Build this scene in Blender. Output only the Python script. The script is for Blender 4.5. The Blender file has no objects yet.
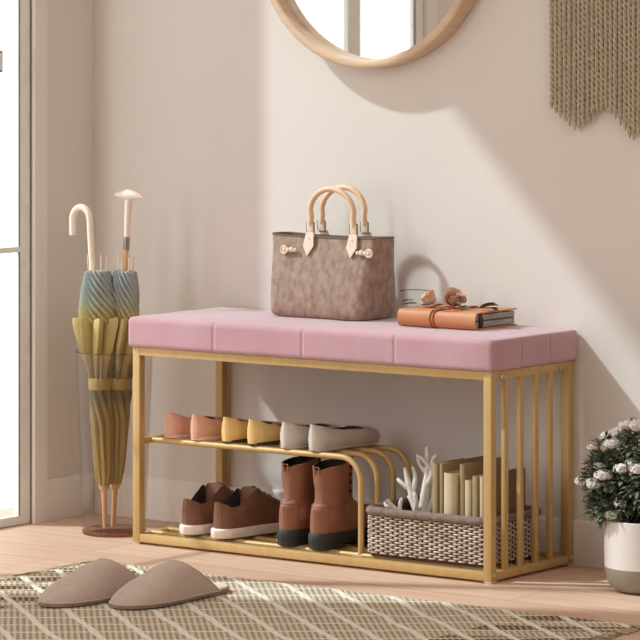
import bpy, bmesh, math, random
from mathutils import Vector, Matrix, noise
PI = math.pi
random.seed(7)
S = bpy.context.scene
COL = S.collection

# ---------------------------------------------------------------- camera, world, sun, exposure
cd = bpy.data.cameras.new('camera'); cam = bpy.data.objects.new('camera', cd); COL.objects.link(cam)
cam.location = (4.9767, -6.0624, 1.1693)
cam.rotation_euler = (PI/2, 0, 0.6339)
cd.sensor_width = 36; cd.lens = 3500/640*36; cd.shift_y = -(320-21)/640
cd.clip_end = 60
S.camera = cam

w = bpy.data.worlds.new('world'); S.world = w; w.use_nodes = True
bg = w.node_tree.nodes['Background']
bg.inputs[0].default_value = (1.0, 0.975, 0.94, 1); bg.inputs[1].default_value = 1.25

sd = bpy.data.lights.new('sun', 'SUN'); sun = bpy.data.objects.new('sun', sd); COL.objects.link(sun)
sd.energy = 3.5; sd.angle = math.radians(1.9); sd.color = (0.82, 0.95, 1.0)
sun.rotation_euler = Vector((1.9, 1.0, -2.02)).to_track_quat('-Z', 'Y').to_euler()

def area(name, loc, direction, sx, sy, e, color):
    d = bpy.data.lights.new(name, 'AREA'); o = bpy.data.objects.new(name, d); COL.objects.link(o)
    d.shape = 'RECTANGLE'; d.size = sx; d.size_y = sy; d.energy = e; d.color = color
    o.location = loc; o.rotation_euler = Vector(direction).to_track_quat('-Z', 'Y').to_euler()
    return o
area('left_fill', (-0.33, -2.9, 1.35), (1, 0.25, -0.05), 3.0, 2.1, 88, (0.97, 0.98, 1.0))  # added fill from the left, unseen; the wall behind it has no window
area('overhead_fill', (3.0, -2.0, 2.4), (-.7, .1, -1), 2.4, 2.4, 35, (1.0, 0.95, 0.88))  # added overhead fill to lift walls and slippers; no lamp is modelled here

S.view_settings.view_transform = 'Standard'; S.view_settings.look = 'None'
S.view_settings.gamma = 1; S.view_settings.use_curve_mapping = False
S.view_settings.exposure = 0.0

# ---------------------------------------------------------------- materials
def srgb(r, g, b):
    f = lambda c: (c/255/12.92) if c/255 <= .04045 else ((c/255+.055)/1.055)**2.4
    return (f(r), f(g), f(b), 1)
class NT:
    def __init__(s, name):
        s.m = bpy.data.materials.new(name); s.m.use_nodes = True
        s.t = s.m.node_tree; s.b = s.t.nodes['Principled BSDF']; s.out = s.t.nodes['Material Output']
    def n(s, typ, **kw):
        nd = s.t.nodes.new(typ)
        for k, v in kw.items():
            if k.startswith('i_'):
                key = k[2:]; key = int(key) if key.isdigit() else key.replace('_', ' ')
                if hasattr(v, 'is_linked') or isinstance(v, bpy.types.NodeSocket): s.t.links.new(v, nd.inputs[key])
                else: nd.inputs[key].default_value = v
            else: setattr(nd, k, v)
        return nd
    def l(s, a, b): s.t.links.new(a, b)
    def math(s, op, a, b=0.0, c=0.0):
        nd = s.n('ShaderNodeMath', operation=op)
        for i, v in enumerate((a, b, c)):
            if isinstance(v, bpy.types.NodeSocket): s.l(v, nd.inputs[i])
            else: nd.inputs[i].default_value = v
        return nd.outputs[0]
    def mix(s, f, a, b):
        nd = s.n('ShaderNodeMix', data_type='RGBA')
        for i, v in ((0, f), (6, a), (7, b)):
            if isinstance(v, bpy.types.NodeSocket): s.l(v, nd.inputs[i])
            else: nd.inputs[i].default_value = v
        return nd.outputs[2]
    def bump(s, h, strength=.3, dist=.002):
        nd = s.n('ShaderNodeBump'); nd.inputs['Strength'].default_value = strength; nd.inputs['Distance'].default_value = dist
        s.l(h, nd.inputs['Height']); s.l(nd.outputs[0], s.b.inputs['Normal'])
def mat(name, c, rough=.6, c2=None, scale=30, stretch=(1, 1, 1), bump=0, bdist=.001, metal=0, spec=.5, sheen=0, detail=4):
    k = NT(name); k.b.inputs['Roughness'].default_value = rough; k.b.inputs['Metallic'].default_value = metal
    k.b.inputs['Specular IOR Level'].default_value = spec
    if sheen: k.b.inputs['Sheen Weight'].default_value = sheen; k.b.inputs['Sheen Roughness'].default_value = .4
    tc = k.n('ShaderNodeTexCoord'); mp = k.n('ShaderNodeMapping'); k.l(tc.outputs['Object'], mp.inputs[0]); mp.inputs['Scale'].default_value = stretch
    nz = k.n('ShaderNodeTexNoise'); k.l(mp.outputs[0], nz.inputs['Vector']); nz.inputs['Scale'].default_value = scale; nz.inputs['Detail'].default_value = detail
    if c2 is None: c2 = tuple(min(1, v*1.08) for v in c[:3])+(1,)
    rp = k.n('ShaderNodeMapRange'); rp.inputs[1].default_value = .35; rp.inputs[2].default_value = .65; k.l(nz.outputs[0], rp.inputs[0])
    k.l(k.mix(rp.outputs[0], c, c2), k.b.inputs['Base Color'])
    if bump: k.bump(nz.outputs[0], bump, bdist)
    return k.m

M = {}
M['wall'] = mat('wall_paint', srgb(226, 219, 211), .9, srgb(229, 222, 214), 3, bump=.05, spec=.2)
M['trim'] = mat('trim_paint', srgb(236, 230, 223), .55, srgb(239, 234, 228), 4, spec=.3)
M['ceiling'] = mat('ceiling_paint', srgb(240, 236, 230), .9, spec=.2)
M['door_white'] = mat('door_white', srgb(240, 238, 234), .45)
M['gasket'] = mat('gasket_grey', srgb(110, 100, 92), .6)
M['gold'] = mat('brushed_gold', srgb(197, 161, 104), .5, srgb(203, 169, 112), 60, (1, 1, .1), metal=.2, spec=.5)
M['glide'] = mat('glide_white', srgb(225, 210, 190), .5)
M['screw'] = mat('screw_steel', srgb(205, 195, 180), .3, metal=.8)
M['velvet'] = mat('pink_velvet', srgb(194, 150, 158), .85, srgb(201, 158, 166), 9, sheen=.8, bump=.15, bdist=.001, spec=.15)
M['suede'] = mat('taupe_suede', srgb(146, 121, 106), .85, srgb(174, 151, 136), 75, (1, 1, .6), bump=.3, bdist=.001, sheen=.2, spec=.2)
M['suede_edge'] = mat('taupe_edge', srgb(120, 98, 84), .8)
M['tan_leather'] = mat('pale_tan_leather', srgb(232, 190, 152), .5, srgb(236, 200, 166), 20)
M['cream_leather'] = mat('cream_leather', srgb(228, 208, 186), .55)
M['book_leather'] = mat('cognac_leather', srgb(192, 126, 84), .55, srgb(200, 137, 94), 14, bump=.2)
M['book_tie'] = mat('leather_tie', srgb(160, 88, 54), .6)
M['paper'] = mat('paper_block', srgb(186, 180, 170), .8, srgb(140, 136, 130), 30, (1, 1, 25))
M['black'] = mat('black_board', srgb(40, 36, 36), .5)
M['rose'] = mat('dried_rose', srgb(212, 168, 140), .8, srgb(230, 196, 170), 60)
M['leaf_dry'] = mat('dried_leaf', srgb(88, 80, 56), .8, srgb(112, 94, 66), 50)
M['stem_dry'] = mat('dried_stem', srgb(98, 84, 60), .8)
M['flat_pink'] = mat('peach_leather', srgb(222, 166, 140), .55, srgb(228, 175, 150), 20)
M['flat_yellow'] = mat('mustard_leather', srgb(226, 188, 116), .55, srgb(232, 196, 128), 20)
M['flat_grey'] = mat('grey_suede', srgb(202, 190, 180), .8, srgb(208, 197, 187), 20)
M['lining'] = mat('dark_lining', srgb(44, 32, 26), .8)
M['sole_cream'] = mat('cream_sole', srgb(228, 205, 190), .6)
M['sole_dark'] = mat('dark_sole', srgb(60, 50, 42), .6)
M['sneaker'] = mat('brown_leather', srgb(120, 80, 58), .6, srgb(130, 88, 64), 25, bump=.15)
M['sole_white'] = mat('white_sole', srgb(240, 226, 216), .5)
M['boot'] = mat('rust_leather', srgb(138, 88, 66), .6, srgb(152, 99, 76), 12, bump=.3, bdist=.002)
M['boot_lining'] = mat('boot_lining', srgb(34, 24, 22), .7)
M['boot_sole'] = mat('black_rubber', srgb(46, 46, 46), .6)
M['lace'] = mat('dark_lace', srgb(60, 36, 28), .7)
M['weave_light'] = mat('cream_weave', srgb(216, 200, 184), .85, srgb(184, 160, 142), 60, detail=1, bump=.3)
M['weave_back'] = mat('brown_weave', srgb(74, 54, 42), .9)
M['wool'] = mat('grey_brown_wool', srgb(124, 104, 94), .95, srgb(142, 122, 111), 80, bump=.6, bdist=.003)
M['coral'] = mat('white_coral', srgb(216, 207, 198), .8, srgb(226, 218, 210), 80, bump=.4)
M['book_cream'] = mat('cream_cloth', srgb(200, 184, 150), .8, srgb(206, 191, 158), 40)
M['book_olive'] = mat('olive_cloth', srgb(160, 140, 102), .8, srgb(168, 148, 110), 40)
M['book_tan'] = mat('tan_cloth', srgb(150, 124, 92), .8, srgb(160, 134, 100), 40)
M['book_brown'] = mat('brown_cloth', srgb(122, 92, 66), .8, srgb(130, 100, 72), 40)
M['pages'] = mat('page_edges', srgb(214, 196, 150), .85, srgb(190, 170, 124), 60, (20, 1, 1))
M['umb_handle'] = mat('pale_handle', srgb(238, 222, 206), .4)
M['umb_wood'] = mat('pale_wood_tip', srgb(222, 178, 132), .5)
M['umb_metal'] = mat('collar_metal', srgb(150, 140, 128), .4, metal=.6)
M['rib'] = mat('rib_tip', srgb(226, 208, 176), .5)
M['pot_white'] = mat('pot_white_glaze', srgb(226, 219, 212), .45, srgb(232, 226, 220), 6)
M['pot_grey'] = mat('pot_grey_base', srgb(142, 134, 116), .7, srgb(150, 142, 124), 12)
M['soil'] = mat('soil', srgb(60, 46, 36), .95, bump=.5)
M['leaf'] = mat('bush_leaf', srgb(84, 92, 74), .7, srgb(122, 128, 104), 25)
M['stem'] = mat('bush_stem', srgb(84, 90, 60), .8)
M['bloom'] = mat('white_bloom', srgb(248, 244, 240), .8, srgb(236, 228, 222), 90)
M['cord'] = mat('olive_beige_cord', srgb(176, 164, 138), .95, srgb(198, 186, 160), 120)
M['dowel'] = mat('dowel_wood', srgb(176, 140, 100), .6)
M['slipper'] = mat('taupe_felt', srgb(196, 174, 162), .95, srgb(202, 181, 169), 60, bump=.2, sheen=.2, spec=.1)
M['slipper_pad'] = mat('slipper_lining', srgb(222, 204, 192), .95)
M['slipper_sole'] = mat('slipper_sole', srgb(150, 130, 118), .9)
M['mirror_back'] = mat('mirror_back', srgb(120, 100, 80), .8)

k = NT('mirror_glass'); k.b.inputs['Metallic'].default_value = 1; k.b.inputs['Roughness'].default_value = .02
k.b.inputs['Base Color'].default_value = (.93, .94, .94, 1); M['mirror'] = k.m

def glassy(name, tint, refl=.06):
    k = NT(name); k.t.nodes.remove(k.b)
    tr = k.n('ShaderNodeBsdfTransparent'); tr.inputs[0].default_value = tint
    gl = k.n('ShaderNodeBsdfGlossy'); gl.inputs['Roughness'].default_value = .03
    lw = k.n('ShaderNodeLayerWeight'); lw.inputs[0].default_value = .25
    f = k.math('MULTIPLY_ADD', k.math('POWER', lw.outputs['Facing'], 2.5), .45, refl)
    mx = k.n('ShaderNodeMixShader'); k.l(f, mx.inputs[0]); k.l(tr.outputs[0], mx.inputs[1]); k.l(gl.outputs[0], mx.inputs[2])
    k.l(mx.outputs[0], k.out.inputs[0]); return k.m
M['pane'] = glassy('door_glass', (.97, .98, .98, 1), .02)
M['vase_glass'] = glassy('smoky_glass', (.955, .93, .91, 1), .03)

# wood for the mirror ring
k = NT('light_oak'); tc = k.n('ShaderNodeTexCoord'); mp = k.n('ShaderNodeMapping'); k.l(tc.outputs['Object'], mp.inputs[0]); mp.inputs['Scale'].default_value = (1, 1, 14)
nz = k.n('ShaderNodeTexNoise'); k.l(mp.outputs[0], nz.inputs[0]); nz.inputs['Scale'].default_value = 7; nz.inputs['Detail'].default_value = 5
k.l(k.mix(nz.outputs[0], srgb(204, 168, 134), srgb(232, 206, 176)), k.b.inputs['Base Color']); k.b.inputs['Roughness'].default_value = .5; M['oak'] = k.m

# floor planks
k = NT('floor_planks'); tc = k.n('ShaderNodeTexCoord')
br = k.n('ShaderNodeTexBrick'); k.l(tc.outputs['Object'], br.inputs[0])
br.offset = .37; br.inputs['Scale'].default_value = 1; br.inputs['Brick Width'].default_value = 1.1; br.inputs['Row Height'].default_value = .145
br.inputs['Mortar Size'].default_value = .0016; br.inputs['Mortar Smooth'].default_value = .4
br.inputs['Color1'].default_value = srgb(221, 188, 163); br.inputs['Color2'].default_value = srgb(210, 175, 150); br.inputs['Mortar'].default_value = srgb(164, 126, 104)
mp = k.n('ShaderNodeMapping'); k.l(tc.outputs['Object'], mp.inputs[0]); mp.inputs['Scale'].default_value = (1.2, 14, 1)
nz = k.n('ShaderNodeTexNoise'); k.l(mp.outputs[0], nz.inputs[0]); nz.inputs['Scale'].default_value = 4; nz.inputs['Detail'].default_value = 7; nz.inputs['Roughness'].default_value = .6
rp = k.n('ShaderNodeMapRange'); k.l(nz.outputs[0], rp.inputs[0]); rp.inputs[1].default_value = .42; rp.inputs[2].default_value = .72
c = k.mix(rp.outputs[0], br.outputs[0], srgb(186, 142, 118))
mm = k.n('ShaderNodeMix', data_type='RGBA'); mm.inputs[0].default_value = .55; k.l(br.outputs[0], mm.inputs[6]); k.l(c, mm.inputs[7])
k.l(mm.outputs[2], k.b.inputs['Base Color']); k.b.inputs['Roughness'].default_value = .5; k.b.inputs['Specular IOR Level'].default_value = .3
k.bump(br.outputs[1], -.25, .001); M['floor'] = k.m

# rug: diamond lattice of cream lines on brown and beige twill, darker banding at the two ends
k = NT('rug_weave'); tc = k.n('ShaderNodeTexCoord'); sp = k.n('ShaderNodeSeparateXYZ'); k.l(tc.outputs['Object'], sp.inputs[0])
X, Y = sp.outputs[0], sp.outputs[1]
wob = k.n('ShaderNodeTexNoise'); k.l(tc.outputs['Object'], wob.inputs[0]); wob.inputs['Scale'].default_value = 9
wv = k.math('MULTIPLY_ADD', wob.outputs[0], .02, -.01)
def fam(cx, cy, per, width):
    u = k.math('ADD', k.math('ADD', k.math('MULTIPLY', X, cx), k.math('MULTIPLY', Y, cy)), wv)
    p = k.math('PINGPONG', u, per/2)
    return k.math('LESS_THAN', p, width)
A = fam(.61, .79, .083, .0068); B = fam(-.61, .79, .083, .0038)
line = k.math('MAXIMUM', A, B)
u = k.math('ADD', k.math('MULTIPLY', X, .75), k.math('MULTIPLY', Y, .66)); tw = k.math('PINGPONG', u, .006); tw = k.math('DIVIDE', tw, .006)
v = k.math('PINGPONG', k.math('ADD', k.math('MULTIPLY', X, -.61), k.math('MULTIPLY', Y, .79)), .0075); v = k.math('DIVIDE', v, .0075)
tt = k.math('MULTIPLY', k.math('GREATER_THAN', tw, .5), k.math('GREATER_THAN', v, .22))
yn = k.n('ShaderNodeTexNoise'); k.l(tc.outputs['Object'], yn.inputs[0]); yn.inputs['Scale'].default_value = 130; yn.inputs['Detail'].default_value = 3
tt = k.math('MULTIPLY', tt, k.math('MULTIPLY_ADD', yn.outputs[0], 1.5, .02))
field = k.mix(tt, srgb(208, 194, 170), srgb(132, 108, 88))
# end bands
ex = k.math('ABSOLUTE', k.math('SUBTRACT', X, .80)); band = k.math('GREATER_THAN', ex, .44)
tri = k.math('PINGPONG', k.math('ADD', k.math('MULTIPLY', X, -.5), k.math('MULTIPLY', Y, .85)), .06)
tri = k.math('GREATER_THAN', tri, .032)
bcol = k.mix(tri, field, k.mix(k.math('GREATER_THAN', tw, .62), srgb(112, 88, 68), srgb(176, 156, 128)))
base = k.mix(band, field, bcol)
col = k.mix(line, base, srgb(230, 224, 208))
k.l(col, k.b.inputs['Base Color']); k.b.inputs['Roughness'].default_value = .95; k.b.inputs['Specular IOR Level'].default_value = .1
hn = k.n('ShaderNodeTexNoise'); k.l(tc.outputs['Object'], hn.inputs[0]); hn.inputs['Scale'].default_value = 260
h = k.math('ADD', k.math('MULTIPLY', line, .7), k.math('MULTIPLY', hn.outputs[0], .8)); h = k.math('ADD', h, k.math('MULTIPLY', tw, .5))
k.bump(h, .5, .003); M['rug'] = k.m
M['fringe'] = mat('rug_fringe', srgb(196, 178, 146), .95, srgb(110, 88, 66), 60)

# umbrella cloth: colour bands along the furled length
def cloth(name, stops):
    k = NT(name); tc = k.n('ShaderNodeTexCoord'); sp = k.n('ShaderNodeSeparateXYZ'); k.l(tc.outputs['Object'], sp.inputs[0])
    cr = k.n('ShaderNodeValToRGB'); k.l(sp.outputs[2], cr.inputs[0]); e = cr.color_ramp.elements
    for i, (p, c) in enumerate(stops):
        q = e[i] if i < 2 else e.new(p)
        q.position = p; q.color = c
    k.l(cr.outputs[0], k.b.inputs['Base Color']); k.b.inputs['Roughness'].default_value = .6; return k.m
M['cloth'] = cloth('umbrella_cloth', [(.09, srgb(176, 152, 84)), (.27, srgb(150, 130, 74)), (.30, srgb(112, 102, 70)), (.345, srgb(128, 112, 64)),
                                      (.40, srgb(170, 152, 92)), (.485, srgb(196, 180, 120)), (.51, srgb(184, 186, 160)), (.55, srgb(172, 180, 178)), (.60, srgb(176, 182, 184))])
M['strap'] = mat('strap_olive', srgb(170, 148, 84), .7)

# ---------------------------------------------------------------- mesh helpers
def box(bm, x0, x1, y0, y1, z0, z1, bev=0):
    vs = [bm.verts.new((x, y, z)) for z in (z0, z1) for y in (y0, y1) for x in (x0, x1)]
    fs = [bm.faces.new([vs[i] for i in q]) for q in ((0, 2, 3, 1), (4, 5, 7, 6), (0, 1, 5, 4), (2, 6, 7, 3), (0, 4, 6, 2), (1, 3, 7, 5))]
    if bev:
        es = list({e for f in fs for e in f.edges})
        bmesh.ops.bevel(bm, geom=es, offset=bev, segments=2, profile=.5, affect='EDGES')
    return bm
def loft(bm, rings, cap0=True, cap1=True, closed=True, mi=None):
    R = [[bm.verts.new(p) for p in r] for r in rings]; n = len(R[0])
    for i in range(len(R)-1):
        for j in range(n if closed else n-1):
            a, b, c_, d = R[i][j], R[i][(j+1) % n], R[i+1][(j+1) % n], R[i+1][j]
            f = bm.faces.new((a, b, c_, d))
            if mi: f.material_index = mi(i, j)
    if cap0: bm.faces.new(R[0][::-1])
    if cap1: bm.faces.new(R[-1])
    return R
def tube(bm, pts, r, seg=8, caps=True, flat=1.0):
    pts = [Vector(p) for p in pts]; n = len(pts)
    rr = r if isinstance(r, (list, tuple)) else [r]*n
    t0 = (pts[1]-pts[0]).normalized(); up = Vector((0, 0, 1)) if abs(t0.z) < .9 else Vector((0, 1, 0))
    u = t0.cross(up).normalized(); rings = []
    for i in range(n):
        t = (pts[min(i+1, n-1)]-pts[max(i-1, 0)]).normalized()
        u = (u - t*u.dot(t)).normalized(); v = t.cross(u)
        rings.append([pts[i]+(u*math.cos(a)+v*math.sin(a)*flat)*rr[i] for a in [2*PI*k/seg for k in range(seg)]])
    loft(bm, rings, caps, caps)
    return bm
def lathe(bm, prof, cx=0, cy=0, seg=32, cap0=True, cap1=True, mi=None):
    rings = [[(cx+r*math.cos(a), cy+r*math.sin(a), z) for a in [2*PI*k/seg for k in range(seg)]] for r, z in prof]
    return loft(bm, rings, cap0, cap1, mi=mi)
def ball(bm, c, rx, ry=None, rz=None, seg=10):
    ry = ry or rx; rz = rz or rx
    bmesh.ops.create_uvsphere(bm, u_segments=seg, v_segments=max(6, seg*2//3), radius=1, matrix=Matrix.Translation(c) @ Matrix.Diagonal((rx, ry, rz, 1)))
def bez(p0, p1, p2, p3, n=12):
    p0, p1, p2, p3 = map(Vector, (p0, p1, p2, p3))
    return [p0*(1-t)**3+p1*3*t*(1-t)**2+p2*3*t*t*(1-t)+p3*t**3 for t in [i/n for i in range(n+1)]]
def smooth_path(pts, n=6):
    pts = [Vector(p) for p in pts]; out = []
    for i in range(len(pts)-1):
        a = pts[max(i-1, 0)]; b = pts[i]; c_ = pts[i+1]; d = pts[min(i+2, len(pts)-1)]
        for k_ in range(n):
            t = k_/n
            out.append(.5*((2*b)+(c_-a)*t+(2*a-5*b+4*c_-d)*t*t+(-a+3*b-3*c_+d)*t**3))
    out.append(pts[-1]); return out
def obj(name, bm, m, parent=None, smooth=True, angle=40, loc=None):
    bmesh.ops.remove_doubles(bm, verts=bm.verts, dist=1e-6)
    bmesh.ops.recalc_face_normals(bm, faces=bm.faces)
    me = bpy.data.meshes.new(name); bm.to_mesh(me); bm.free()
    for mm_ in (m if isinstance(m, (list, tuple)) else [m]): me.materials.append(M[mm_])
    o = bpy.data.objects.new(name, me); COL.objects.link(o)
    if smooth:
        for p in me.polygons: p.use_smooth = True
        try: me.set_sharp_from_angle(angle=math.radians(angle))
        except Exception: pass
    if parent: o.parent = parent
    if loc: o.location = loc
    return o
def thing(name, label, cat, loc=(0, 0, 0), rz=0, group=None):
    o = bpy.data.objects.new(name, None); COL.objects.link(o); o.location = loc; o.rotation_euler = (0, 0, rz)
    o.empty_display_size = .05
    return tag(o, label, cat, group)
def tag(o, label=None, cat=None, group=None, kind=None):
    if label: o['label'] = label
    if cat: o['category'] = cat
    if group: o['group'] = group
    if kind: o['kind'] = kind
    return o
def B(): return bmesh.new()
def dup(root, loc, rz, label, group=None):
    r = root.copy(); COL.objects.link(r); r.location = loc; r.rotation_euler = (0, 0, rz); r['label'] = label
    if group: r['group'] = group
    for ch in list(root.children):
        c_ = ch.copy(); COL.objects.link(c_); c_.parent = r
        for g in list(ch.children):
            d = g.copy(); COL.objects.link(d); d.parent = c_
    return r
def lerp_tab(tab, s):
    for (a, va), (b, vb) in zip(tab, tab[1:]):
        if s <= b:
            t = (s-a)/(b-a) if b > a else 0; t = max(0, min(1, t)); t = t*t*(3-2*t)*.5+t*.5
            return va+(vb-va)*t
    return tab[-1][1]

# ---------------------------------------------------------------- the room
WY = .330; WX = -.39
DN, DF, DH = .103, -1.085, 2.13        # door opening: near jamb, far jamb, head
bm = box(B(), -.6, 6.5, -7.5, WY+.12, -.06, 0); tag(obj('floor', bm, 'floor', smooth=False), 'pinkish wood plank floor', kind='structure')
bm = box(B(), WX-.05, 6.5, WY, WY+.12, 0, 2.6); tag(obj('wall_back', bm, 'wall', smooth=False), 'beige painted back wall', kind='structure')
bm = B(); box(bm, WX-.05, WX, DN, WY, 0, 2.6); box(bm, WX-.05, WX, -7.5, DF, 0, 2.6); box(bm, WX-.05, WX, DF, DN, DH, 2.6)
tag(obj('wall_left', bm, 'wall', smooth=False), 'beige left wall around the glass door', kind='structure')
bm = box(B(), -.6, 6.5, -7.5, WY+.12, 2.6, 2.66); tag(obj('ceiling', bm, 'ceiling', smooth=False), kind='structure')
bm = box(B(), 6.4, 6.5, -7.5, WY, 0, 2.6); tag(obj('wall_right', bm, 'wall', smooth=False), kind='structure')
bm = box(B(), -.5, 6.5, -7.6, -7.5, 0, 2.6); tag(obj('wall_front', bm, 'wall', smooth=False), kind='structure')
def skirting(bm, pts):   # pts of profile extruded
    pass
bm = B()
prof = [(0, 0), (.0092, 0), (.0092, .089), (.007, .094), (.003, .097), (0, .097)]
loft(bm, [[(x, WY-p[0], p[1]) for p in prof] for x in (WX, 6.4)])
tag(obj('baseboard_back', bm, 'trim', angle=60), kind='structure')
bm = B(); loft(bm, [[(WX+p[0], y, p[1]) for p in prof] for y in (DN+.046, WY-.012)])
tag(obj('baseboard_left', bm, 'trim', angle=60), kind='structure')
# casing around the door opening
bm = B(); box(bm, WX, WX+.012, DN, DN+.044, 0, DH+.044); box(bm, WX, WX+.012, DF-.044, DF, 0, DH+.044); box(bm, WX, WX+.012, DF, DN, DH, DH+.044)
tag(obj('trim_1', bm, 'trim', smooth=False), kind='structure')
# glass balcony door
d = tag(thing('door_1', 'white framed full height glass door', 'door'), kind='structure')
del d['category']
x0, x1 = WX-.018, WX-.002
bm = B(); ft = .040
box(bm, x0, x1, DN-ft, DN-.001, 0.002, DH-.001); box(bm, x0, x1, DF+.001, DF+ft, 0.002, DH-.001)
box(bm, x0, x1, DF+ft, DN-ft, DH-ft, DH-.001); box(bm, x0, x1, DF+ft, DN-ft, .002, .022)
obj('door_frame', bm, 'door_white', d, smooth=False)
bm = B(); box(bm, x0+.004, x1+.001, -.79, -.735, .022, DH-ft); obj('door_stile', bm, 'door_white', d, smooth=False)
for z in (.640,):
    bm = B(); box(bm, x0+.006, x1+.004, DF+ft, DN-ft, z-.006, z+.006); obj('glazing_bar', bm, 'door_white', d, smooth=False)
bm = B(); box(bm, x1-.001, x1+.002, DN-ft-.0015, DN-ft+.001, .022, DH-ft); box(bm, x1-.004, x1+.002, DF+ft, DF+ft+.003, .022, DH-ft)
box(bm, x1, x1+.0035, DN-.0015, DN+.0015, .0, DH)
obj('gasket', bm, 'gasket', d, smooth=False)
bm = B(); bm.faces.new([bm.verts.new((x0+.008, y_, z_)) for y_, z_ in ((DF+ft-.004, .018), (DN-ft+.004, .018), (DN-ft+.004, DH-ft+.004), (DF+ft-.004, DH-ft+.004))]); obj('pane', bm, 'pane', d, smooth=False)
bm = B(); box(bm, x1-.010, x1+.008, -.040, -.004, 1.052, 1.10); obj('lock', bm, 'gasket', d, smooth=False)
bm = B(); box(bm, x1+.007, x1+.010, -.036, -.008, 1.056, 1.096); obj('lock_plate', bm, 'door_white', d, smooth=False)

# ---------------------------------------------------------------- bench
BL_, BD, BH = .961, .320, .44
bench = thing('shoe_bench', 'gold metal shoe storage bench with a long pink velvet cushion seat', 'bench', (BL_/2, BD/2, 0))
def bo(name, bm, m, **kw):
    bmesh.ops.translate(bm, verts=bm.verts, vec=(-BL_/2, -BD/2, 0)); return obj(name, bm, m, bench, **kw)
T = .0195
for x in (0, BL_-T):
    for y in (0, BD-T):
        l = bo('leg', box(B(), x, x+T, y, y+T, .004, BH, .001), 'gold')
        g = B(); box(g, x+.001, x+T-.001, y+.001, y+T-.001, .0003, .0045, .001); bmesh.ops.translate(g, verts=g.verts, vec=(-BL_/2, -BD/2, 0)); obj('foot_glide', g, 'glide', l)
for z, n in ((BH-.018, 'top_rail'), (.0055, 'bottom_rail')):
    for y in (0, BD-T): bo(n, box(B(), T, BL_-T, y+.0005, y+T-.0005, z, z+.018, .001), 'gold')
    for x in (0, BL_-T): bo(n, box(B(), x+.0005, x+T-.0005, T, BD-T, z, z+.018, .001), 'gold')
for y in (.0605, .1185, .1765, .2335): bo('slat', box(B(), BL_-.0105, BL_-.0006, y-.0065, y+.0065, .0235, BH-.018, .0008), 'gold')
bo('shelf_side_bar', box(B(), .003, T-.003, T, BD-T, .222, .236, .001), 'gold')
RODY = (.05, .11, .17, .23); ZR = .0205
for y in RODY:
    R_, rr = .052, .0065
    pts = [(T-.004, y, .229), (.3, y, .229)]
    pts += [(.593-R_+R_*math.sin(a), y, .229-R_+R_*math.cos(a)) for a in [PI/2*i/10 for i in range(11)]]
    pts += [(.593, y, .10), (.593, y, .0225)]
    bo('shelf_rod', tube(B(), pts, rr, 12), 'gold')
    bo('base_rod', tube(B(), [(T-.004, y, ZR), (BL_-T+.004, y, ZR)], rr, 10), 'gold')
bo('cross_bar', box(B(), .580, .606, T, BD-T, .008, .0215, .001), 'gold')
for y, z in ((.036, BH-.011), (.266, BH-.011), (.0097, .018), (BD-.0097, .018)):
    if 1:
        bm = B(); bmesh.ops.create_cone(bm, segments=14, radius1=.0048, radius2=.0042, depth=.003, cap_ends=True, matrix=Matrix.Translation((BL_+.0012, y, z)) @ Matrix.Rotation(PI/2, 4, 'Y'))
        bo('screw', bm, 'screw')
for x in (.26, .72):
    bo('back_brace', box(B(), x, x+.012, T, BD-T, BH-.014, BH-.002, .001), 'gold')

# cushion
def rounded_box(lo, hi, r, n, disp=None):
    bm = B(); lo, hi = Vector(lo), Vector(hi); n3 = n; verts = {}
    def vert(i, j, k_):
        key = (i, j, k_)
        if key not in verts:
            f = Vector((i/n3[0], j/n3[1], k_/n3[2]))
            # concentrate samples near the borders
            p = Vector([lo[a]+(hi[a]-lo[a])*f[a] for a in range(3)])
            q = Vector([min(max(p[a], lo[a]+r), hi[a]-r) for a in range(3)])
            o = p-q
            if o.length > 1e-9:
                ax = [abs(v) for v in o]
                p = q+o.normalized()*r*min(1, max(ax)/r) if max(ax) < r-1e-9 else q+o.normalized()*r
            nrm = (p-q).normalized() if (p-q).length > 1e-9 else Vector((0, 0, 1))
            if disp: p = p+disp(p, nrm)
            verts[key] = bm.verts.new(p)
        return verts[key]
    N = n3
    def face(a, b, c_, d):
        try: bm.faces.new((a, b, c_, d))
        except ValueError: pass
    for i in range(N[0]):
        for j in range(N[1]):
            for k_ in (0, N[2]): face(vert(i, j, k_), vert(i+1, j, k_), vert(i+1, j+1, k_), vert(i, j+1, k_))
    for i in range(N[0]):
        for k_ in range(N[2]):
            for j in (0, N[1]): face(vert(i, j, k_), vert(i+1, j, k_), vert(i+1, j, k_+1), vert(i, j, k_+1))
    for j in range(N[1]):
        for k_ in range(N[2]):
            for i in (0, N[0]): face(vert(i, j, k_), vert(i, j+1, k_), vert(i, j+1, k_+1), vert(i, j, k_+1))
    return bm
CX0, CX1, CY0, CY1, CZ0, CZ1 = -.009, .969, -.009, .3285, .4405, .505
SX = [.235, .478, .721]; SY = [.103, .213]
def cdisp(p, nrm):
    v = Vector((0, 0, 0)); x, y = p.x, p.y
    gx = min(abs(x-s) for s in SX); gy = min(abs(y-s) for s in SY)
    side = max(abs(nrm.x), abs(nrm.y))
    if abs(nrm.y) > .7: v.y -= math.copysign(1, nrm.y)*.0028*math.exp(-(gx/.0022)**2) if nrm.y < 0 else 0
    if nrm.x > .7: v.x -= .0028*math.exp(-(gy/.0022)**2)
    if nrm.z > .3 and p.z > .47:
        ex = min(x-CX0, CX1-x); ey = min(y-CY0, CY1-y)
        e = min(ex, ey)
        pf = min(1, max(0, e)/.05)**.6
        cell = min(1, gx/.05)**.6*min(1, gy/.04)**.6
        v.z += .0075*pf*(.80+.20*cell)+.0005*noise.noise(Vector((x*9, y*9, 0)))
    return v
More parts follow.
